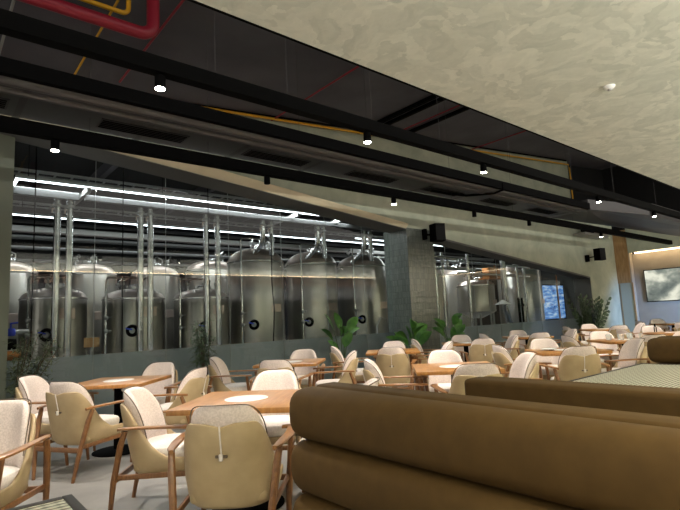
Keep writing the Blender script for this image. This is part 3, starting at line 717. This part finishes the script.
# square header beams and cross frames
def beam(name, p, q, wd, ht, m, lab, cat='beam', group='steel beams over the tanks'):
    return tag(MB().bar(p, q, wd, ht, .004).build(name, m, smooth=False), lab, cat, group)
beam('steel_beam', (.3, 9.75, 3.72), (2.1, 9.75, 3.72), .09, .13, M['dullpipe'], 'left end of the front galvanised beam')
beam('steel_beam', (2.2, 9.75, 3.72), (10.4, 9.75, 3.72), .09, .1, M['dullpipe'], 'front galvanised beam carrying the riser pipes')
beam('steel_beam', (.3, 12.1, 3.5), (14, 12.1, 3.5), .1, .1, M['galv'], 'middle galvanised beam over the back tanks')
beam('steel_beam', (.3, 14.2, 3.9), (22, 14.2, 3.9), .1, .12, M['galv'], 'rear beam along the brewery back wall')
for i, (x, lb) in enumerate(((2.2, 'left'), (6.75, 'middle'), (8.1, 'right'))):
    beam('cross_beam', (x, 9.45, 3.8), (x, 10.6, 3.8), .07, .09, M['galv'], lb + ' short cross beam over the front tanks')
for i, (y, z, r, lb) in enumerate([(11.6, 3.25, .035, 'steel header pipe level with the tall tank tops'), (11.8, 3.05, .03, 'lower steel header pipe behind the tall tank tops'), (13.4, 3.3, .04, 'steel header pipe over the back row'), (13.8, 3.6, .05, 'wide steel header pipe below the rear beam'), (14.6, 3.15, .04, 'rear steel header pipe near the back wall'), (14.9, 4.2, .05, 'highest steel header pipe at the back wall')]):
    pipe('header_pipe', [(.2, y, z), (22, y, z)], r, M['dullpipe'], lb, group='steel header pipes', n=8)
# cable ladders high in the hall
for y, z, lb in ((10.9, 4.35, 'front cable ladder below the brewery ceiling'), (13.0, 4.2, 'rear cable ladder below the brewery ceiling')):
    root = empty('cable_ladder', (0, y, z))
    for s in (-.15, .15): MB().box((-2, s-.01, 0), (22, s+.01, .06)).build('side_rail', M['galv'], root, smooth=False)
    mb = MB()
    for i in range(80): mb.box((-2+i*.3, -.14, .01), (-1.97+i*.3, .14, .03))
    mb.build('rungs', M['galv'], root, smooth=False)
    MB().box((-2, -.1, .03), (22, .1, .055)).build('cable_bundle', M['void'], root, smooth=False)
    tag(root, lb, 'cable ladder')
# transverse hall joists
for i in range(9):
    x = .4+i*2.4
    beam('roof_joist', (x, YG+.15, 4.6), (x, 15.2, 4.6), .12, .22, M['roof'], 'dark joist under the brewery ceiling, %s from the left' % ORD[i], 'joist', 'dark brewery joists')
# riser pairs
pairs = [(1.78, 1.98, .3, 'in front of the leftmost short tank'), (3.22, 3.41, .3, 'in front of the second short tank'), (4.58, 4.84, .3, 'in front of the third short tank'),
         (5.98, 6.2, 2.85, 'dropping onto the left tall tank'), (7.57, 7.76, 2.85, 'dropping onto the middle tall tank'), (9.16, 9.38, 2.85, 'dropping onto the tall tank by the column')]
for a, b, zb, wh in pairs:
    for x, lr in ((a, 'left'), (b, 'right')):
        root = empty('riser_pipe', (x, 9.82, zb))
        top = 3.66
        if zb < 1: pts = [(0, 0, 0), (0, 0, top-zb)]
        else: pts = [(0, .55 if lr == 'left' else .3, 0), (0, .12, .22), (0, 0, .42), (0, 0, top-zb)] if lr == 'left' else [(0, 0, 0), (0, 0, top-zb)]
        MB().tube(pts, .058, 14).build('pipe', M['polished'], root)
        MB().tube([(0, 0, top-zb-.14), (0, 0, top-zb-.09)], .075, 14).build('collar', M['galv'], root)
        MB().tube([(0, -.02, top-zb-.18), (-.085, -.02, top-zb-.18), (-.085, -.02, top-zb-.26)], .018, 8).build('valve', M['dome'], root)
        if zb < 1: MB().lathe([(.1, -.3), (.1, -.28), (.06, -.27), (.06, 0)], (0, 0, 0), 14).build('foot', M['galv'], root)
        tag(root, '%s steel riser pipe %s' % (lr, wh), 'pipe', 'vertical riser pipes')
# thin gooseneck pipes between tanks
for x, y, z, wh in ((1.42, 10.1, 2.3, 'left of the leftmost short tank'), (2.68, 10.1, 2.3, 'between the first two short tanks'), (4.12, 10.1, 2.3, 'between the second and third short tanks'), (5.5, 10.0, 3.25, 'left of the left tall tank'), (7.15, 10.0, 3.2, 'between the first two tall tanks'), (8.86, 10.0, 3.2, 'between the last two tall tanks')):
    root = empty('gooseneck_pipe', (x, y, 0))
    MB().tube([(0, 0, 0), (0, 0, z-.06), (.02, 0, z-.01), (.07, 0, z), (.62, 0, z), (.66, 0, z-.02), (.67, .1, z-.2)], .02, 8).build('pipe', M['polished'], root)
    for q, zz in enumerate((1.5, 1.25)):
        MB().lathe([(.03, 0), (.045, .02), (.045, .06), (.03, .08)], (0, 0, zz), 10).build('coupling', M['galv'], root)
        MB().tube([(0, 0, zz+.04), (.09, -.05, zz+.05)], .012, 6).build('tap', M['galv'], root)
    tag(root, 'thin bent steel pipe ' + wh, 'pipe', 'thin gooseneck pipes')
# hanging black cables inside the glass
for x, wh in ((1.3, 'in front of the leftmost short tank'), (2.62, 'between the first and second short tanks'), (4.2, 'left of the bamboo')):
    pipe('hanging_cable', [(x, 8.9, .0), (x, 8.9, 4.75)], .009, M['black'], 'thin black cable hanging ' + wh, 'cable', 'thin black hanging cables', 6)
pipe('hose', [(6.0, 9.5, 3.3), (5.98, 9.5, 2.2), (6.02, 9.5, 1.6), (6.0, 9.5, 1.2), (5.9, 9.5, 0)], .014, M['black'], 'black hose hanging before the left tall tank', 'hose', n=8)
pipe('hose', [(9.2, 9.6, 0), (9.25, 9.6, 1.1), (9.4, 9.6, 1.3), (9.6, 9.6, 1.25), (9.75, 9.6, .9), (9.8, 9.6, 0)], .02, M['galv'], 'pale hose looping before the tank by the column', 'hose', n=8)
# right bay fittings
pipe('bent_steel_pipe', [(15.1, 9.4, 3.25), (15.1, 9.4, 1.4), (15.2, 9.4, .95), (15.45, 9.4, .72), (15.8, 9.4, .6), (15.95, 9.4, .3), (15.95, 9.4, 0)], .095, M['polished'], 'thick silver pipe bending at its foot, right bay', n=18)
hoist = empty('copper_heat_exchanger', (15.5, 10.15, 2.45))
MB().box((-.42, -.2, 0), (.42, .2, .05)).build('base', M['copper'], hoist, smooth=False)
MB().box((-.3, -.15, .05), (.1, .15, .42), .02).build('core', M['copper'], hoist)
for q in range(4): MB().tube([(.12+q*.09, -.1, .03), (.12+q*.09, -.1, .5-q*.05)], .022, 8).build('copper_pipe', M['copper'], hoist)
tag(hoist, 'copper coloured machinery on a shelf above the kettle', 'machine')
pipe('shelf_post', [(15.15, 10.05, 0), (15.15, 10.05, 2.45)], .03, M['galv'], 'steel post under the copper machinery')
pr = [((10.2, 9.6, 3.1), (12.9, 9.6, 3.0), 'upper left'), ((10.2, 9.9, 2.75), (14.2, 9.9, 2.75), 'lower left'), ((13.2, 9.8, 3.0), (17.5, 9.8, 2.9), 'upper middle'), ((13.4, 10.0, 2.62), (17.8, 10.0, 2.6), 'lower middle'), ((16.0, 9.7, 2.75), (18.0, 10.6, 2.7), 'slanting'), ((12.0, 9.3, 2.85), (13.4, 10.4, 2.85), 'crossing')]
for i, (p, q, lb) in enumerate(pr): pipe('transfer_pipe', [p, q], .05, M['polished'], lb + ' horizontal steel pipe in the right bay', group='pipes of the right bay')
for i, (x, y, zt, r) in enumerate([(10.9, 9.4, 3.3, .05), (11.15, 9.4, 3.25, .05), (11.9, 9.7, 3.2, .045), (12.25, 9.7, 3.2, .045), (13.4, 9.6, 3.2, .05), (16.6, 9.8, 3.0, .045), (17.1, 9.8, 2.9, .05)]):
    z0 = 2.7 if i in (0, 1) else .0
    pipe('drop_pipe', [(x, y, z0), (x, y, 4.75 if z0 else zt)], r, M['polished'], ['short left drop pipe beside the tiled column', 'short right drop pipe beside the tiled column', 'first tall drop pipe right of the column', 'second tall drop pipe right of the column', 'tall drop pipe left of the kettle', 'drop pipe right of the bent silver pipe', 'last drop pipe before the wide tank'][i], group='drop pipes of the right bay')
for i, x in enumerate((15.75, 15.95)):
    o = MB().box((x, 9.3, 0), (x+.06, 9.36, 1.75)).build('gauge_post', M['black'], smooth=False); MB().box((x-.04, 9.28, 1.45), (x+.1, 9.34, 1.55)).build('gauge', M['black'], o, smooth=False)
    tag(o, ('left' if i == 0 else 'right') + ' slim black gauge post beside the bent pipe', 'post')
shade = MB().lathe([(.03, .14), (.2, .03), (.26, 0), (.25, -.01)], (0, 0, 0), 24).build('kettle_lamp', M['porcelain'], loc=(14.6, 9.2, 1.55))
MB().tube([(0, 0, .13), (0, 0, 3.2)], .006, 6).build('cord', M['black'], shade)
tag(shade, 'small white pendant shade below the copper machinery', 'lamp')
refl = empty('reflection_panel', (20.9, 10.9, 1.62))  # glowing panel standing in for a blue reflection in the glass
MB().box((-1.35, -.02, -.78), (1.35, .05, .78)).build('housing', M['black'], refl, smooth=False)
MB().box((-1.28, -.026, -.72), (1.28, -.021, .72)).build('picture', M['bluereflection'], refl, smooth=False)
MB().box((-1.2, 0, -1.62), (-1.1, .05, -.7)).build('stand', M['black'], refl, smooth=False)
MB().box((1.1, 0, -1.62), (1.2, .05, -.7)).build('stand', M['black'], refl, smooth=False)
tag(refl, 'bright blue and white reflection built as a panel behind the right glass', 'screen')
pipe('orange_pipe', [(20.3, 10.2, 0), (20.3, 10.2, 2.7)], .035, M['copper'], 'orange brown upright pipe before the blue reflection')
# clutter at the left edge of the hall
vb = empty('blue_valve', (1.12, 9.6, 1.35))
MB().tube([(-.25, 0, 0), (.25, 0, 0)], .04, 10).build('pipe', M['galv'], vb)
MB().lathe([(.06, -.06), (.08, 0), (.06, .06)], (0, 0, 0), 14).build('body', M['blue'], vb)
MB().tube([(0, 0, .05), (0, 0, .14), (.1, 0, .15)], .015, 8).build('lever', M['blue'], vb)
tag(vb, 'blue valve on a pipe at the left picture edge', 'valve')
cab = empty('pump_trolley', (.95, 9.6, 0))
MB().box((-.25, -.2, .9), (.3, .2, 1.06), .01).build('shelf', M['copper'], cab)
for sx in (-.22, .27):
    for sy in (-.17, .17): MB().box((sx-.02, sy-.02, 0), (sx+.02, sy+.02, .9)).build('leg', M['black'], cab, smooth=False)
MB().lathe([(.08, -.15), (.09, 0), (.08, .15)], (.1, 0, 1.16), 16, 'x').build('motor', M['black'], cab)
tag(cab, 'low pump trolley with a black motor at the left edge', 'trolley')
tag(MB().box((2.1, 9.18, 1.04), (2.34, 9.2, 1.2), .004).build('notice_plate', M['panelwood'], smooth=False), 'small tan notice plate beside the leftmost short tank', 'plate')
pipe('plate_post', [(2.22, 9.24, 0), (2.22, 9.24, 1.2)], .018, M['galv'], 'thin steel post carrying the tan notice plate', n=8)

# ------------------------------------------------------------------ plants
def pot(root, r=.17, h=.34):
    MB().lathe([(r*.75, 0), (r*.8, .01), (r, h), (r*.93, h), (r*.85, h*.8)], (0, 0, 0), 28).build('pot', M['pot'], root)
    MB().lathe([(r*.86, h*.82), (r*.8, h*.86)], (0, 0, 0), 20).build('soil', M['soil'], root)
def shrub(x, y, h, label, stems, leaf_l, leaf_w, m, zlo, n, spread, seed, name='potted_shrub', lean=(0, 0)):
    g = random.Random(seed); root = empty(name, (x, y, 0)); pot(root)
    st = MB(); lf = MB()
    for i in range(stems):
        a = g.uniform(0, 2*PI); e = Vector((math.cos(a)*spread*g.uniform(.2, 1)+lean[0], math.sin(a)*spread*.5*g.uniform(.2, 1)+lean[1], h*g.uniform(.8, 1)))
        mid = Vector((e.x*.35, e.y*.35, e.z*.5)); b = Vector((g.uniform(-.03, .03), g.uniform(-.03, .03), .28))
        pts = [b.lerp(mid, t)*(1-t) + mid.lerp(e, t)*t for t in [q/6 for q in range(7)]]
        st.tube(pts, [.011-.0012*q for q in range(7)], 6)
        for k_ in range(n):
            t = g.uniform(zlo, 1); p = (b.lerp(mid, t)*(1-t) + mid.lerp(e, t)*t) + Vector((g.gauss(0, .05), g.gauss(0, .04), g.gauss(0, .04)))
            d = Vector((g.gauss(0, 1), g.gauss(0, .8), g.uniform(-.5, .7)))
            lf.leaf(p, d, leaf_l*g.uniform(.7, 1.2), leaf_w, droop=g.uniform(0, .5), n=4)
    st.build('stems', M['bark'], root); lf.build('foliage', m, root)
    return tag(root, label, 'plant', 'potted plants along the glass')
shrub(.98, 7.9, 1.38, 'thin-leaved olive shrub leaning at the left edge', 9, .10, .022, M['leafo'], .3, 95, .5, 3, 'olive_shrub', (.25, 0))
shrub(3.68, 8.0, 1.42, 'slender bamboo-like plant with a tuft of narrow leaves', 7, .13, .022, M['leafd'], .45, 75, .26, 5, 'bamboo_plant')
def broadleaf(x, y, h, label, n, L, W, seed, tilt=.6):
    g = random.Random(seed); root = empty('broadleaf_plant', (x, y, 0)); pot(root, .16, .3)
    st = MB()
    for i in range(n):
        a = 2*PI*i/n+g.uniform(-.3, .3); r = g.uniform(.06, .24); z = h*g.uniform(.45, .78)
        tip = Vector((r*math.cos(a), r*math.sin(a)*.7, z)); st.tube([(0, 0, .24), (tip.x*.4, tip.y*.4, z*.6), tip], [.010, .008, .006], 6)
        d = Vector((math.cos(a)*tilt, math.sin(a)*tilt*.7, g.uniform(.5, 1.1)))
        MB().leaf(tip, d, L*g.uniform(.8, 1.15), W*g.uniform(.8, 1.1), up=(-math.cos(a)*.6, -math.sin(a)*.6-.8, .4), droop=g.uniform(.1, .5), n=7).build('leaf', M['leafl'], root)
    st.build('stems', M['leafd'], root)
    return tag(root, label, 'plant', 'potted plants along the glass')
broadleaf(6.68, 8.0, 1.4, 'broadleaf plant in front of the middle tall tank', 9, .48, .24, 11)
broadleaf(8.25, 7.5, 1.42, 'broadleaf plant at the left foot of the tiled column', 12, .52, .27, 12, .8)
broadleaf(9.45, 7.4, 1.42, 'bushy broadleaf plant at the right foot of the tiled column', 14, .42, .24, 13, .8)
def spear(x, y, h, label, n, seed):
    g = random.Random(seed); root = empty('spear_plant', (x, y, 0)); pot(root, .24, .4)
    for i in range(n):
        a = 2*PI*i/n+g.uniform(-.3, .3); s_ = g.uniform(.1, .75); hh = h*g.uniform(.55, 1)
        d = Vector((math.cos(a)*s_, math.sin(a)*s_*.7, 1)).normalized()
        mb = MB()
        L = hh-.3; base = Vector((math.cos(a)*.06, math.sin(a)*.06, .36))
        for q in range(12):
            t = .25+.75*q/12; c = base + d*L*t; sd = (-1 if q % 2 else 1)
            side = d.cross(Vector((0, 1, .1))).normalized()*sd
            mb.leaf(c, side*.9+d*.7, 0.30*(1.1-.5*t), .12, up=(0, -1, .2), droop=.1, n=4)
        mb.tube([base, base+d*L*.6, base+d*L], [.014, .01, .005], 6)
        mb.build('frond', M['leafd'], root)
    return tag(root, label, 'plant', 'potted plants along the glass')
spear(16.5, 7.3, 1.75, 'tall dark-leaved plant at the right end of the glass', 22, 21)
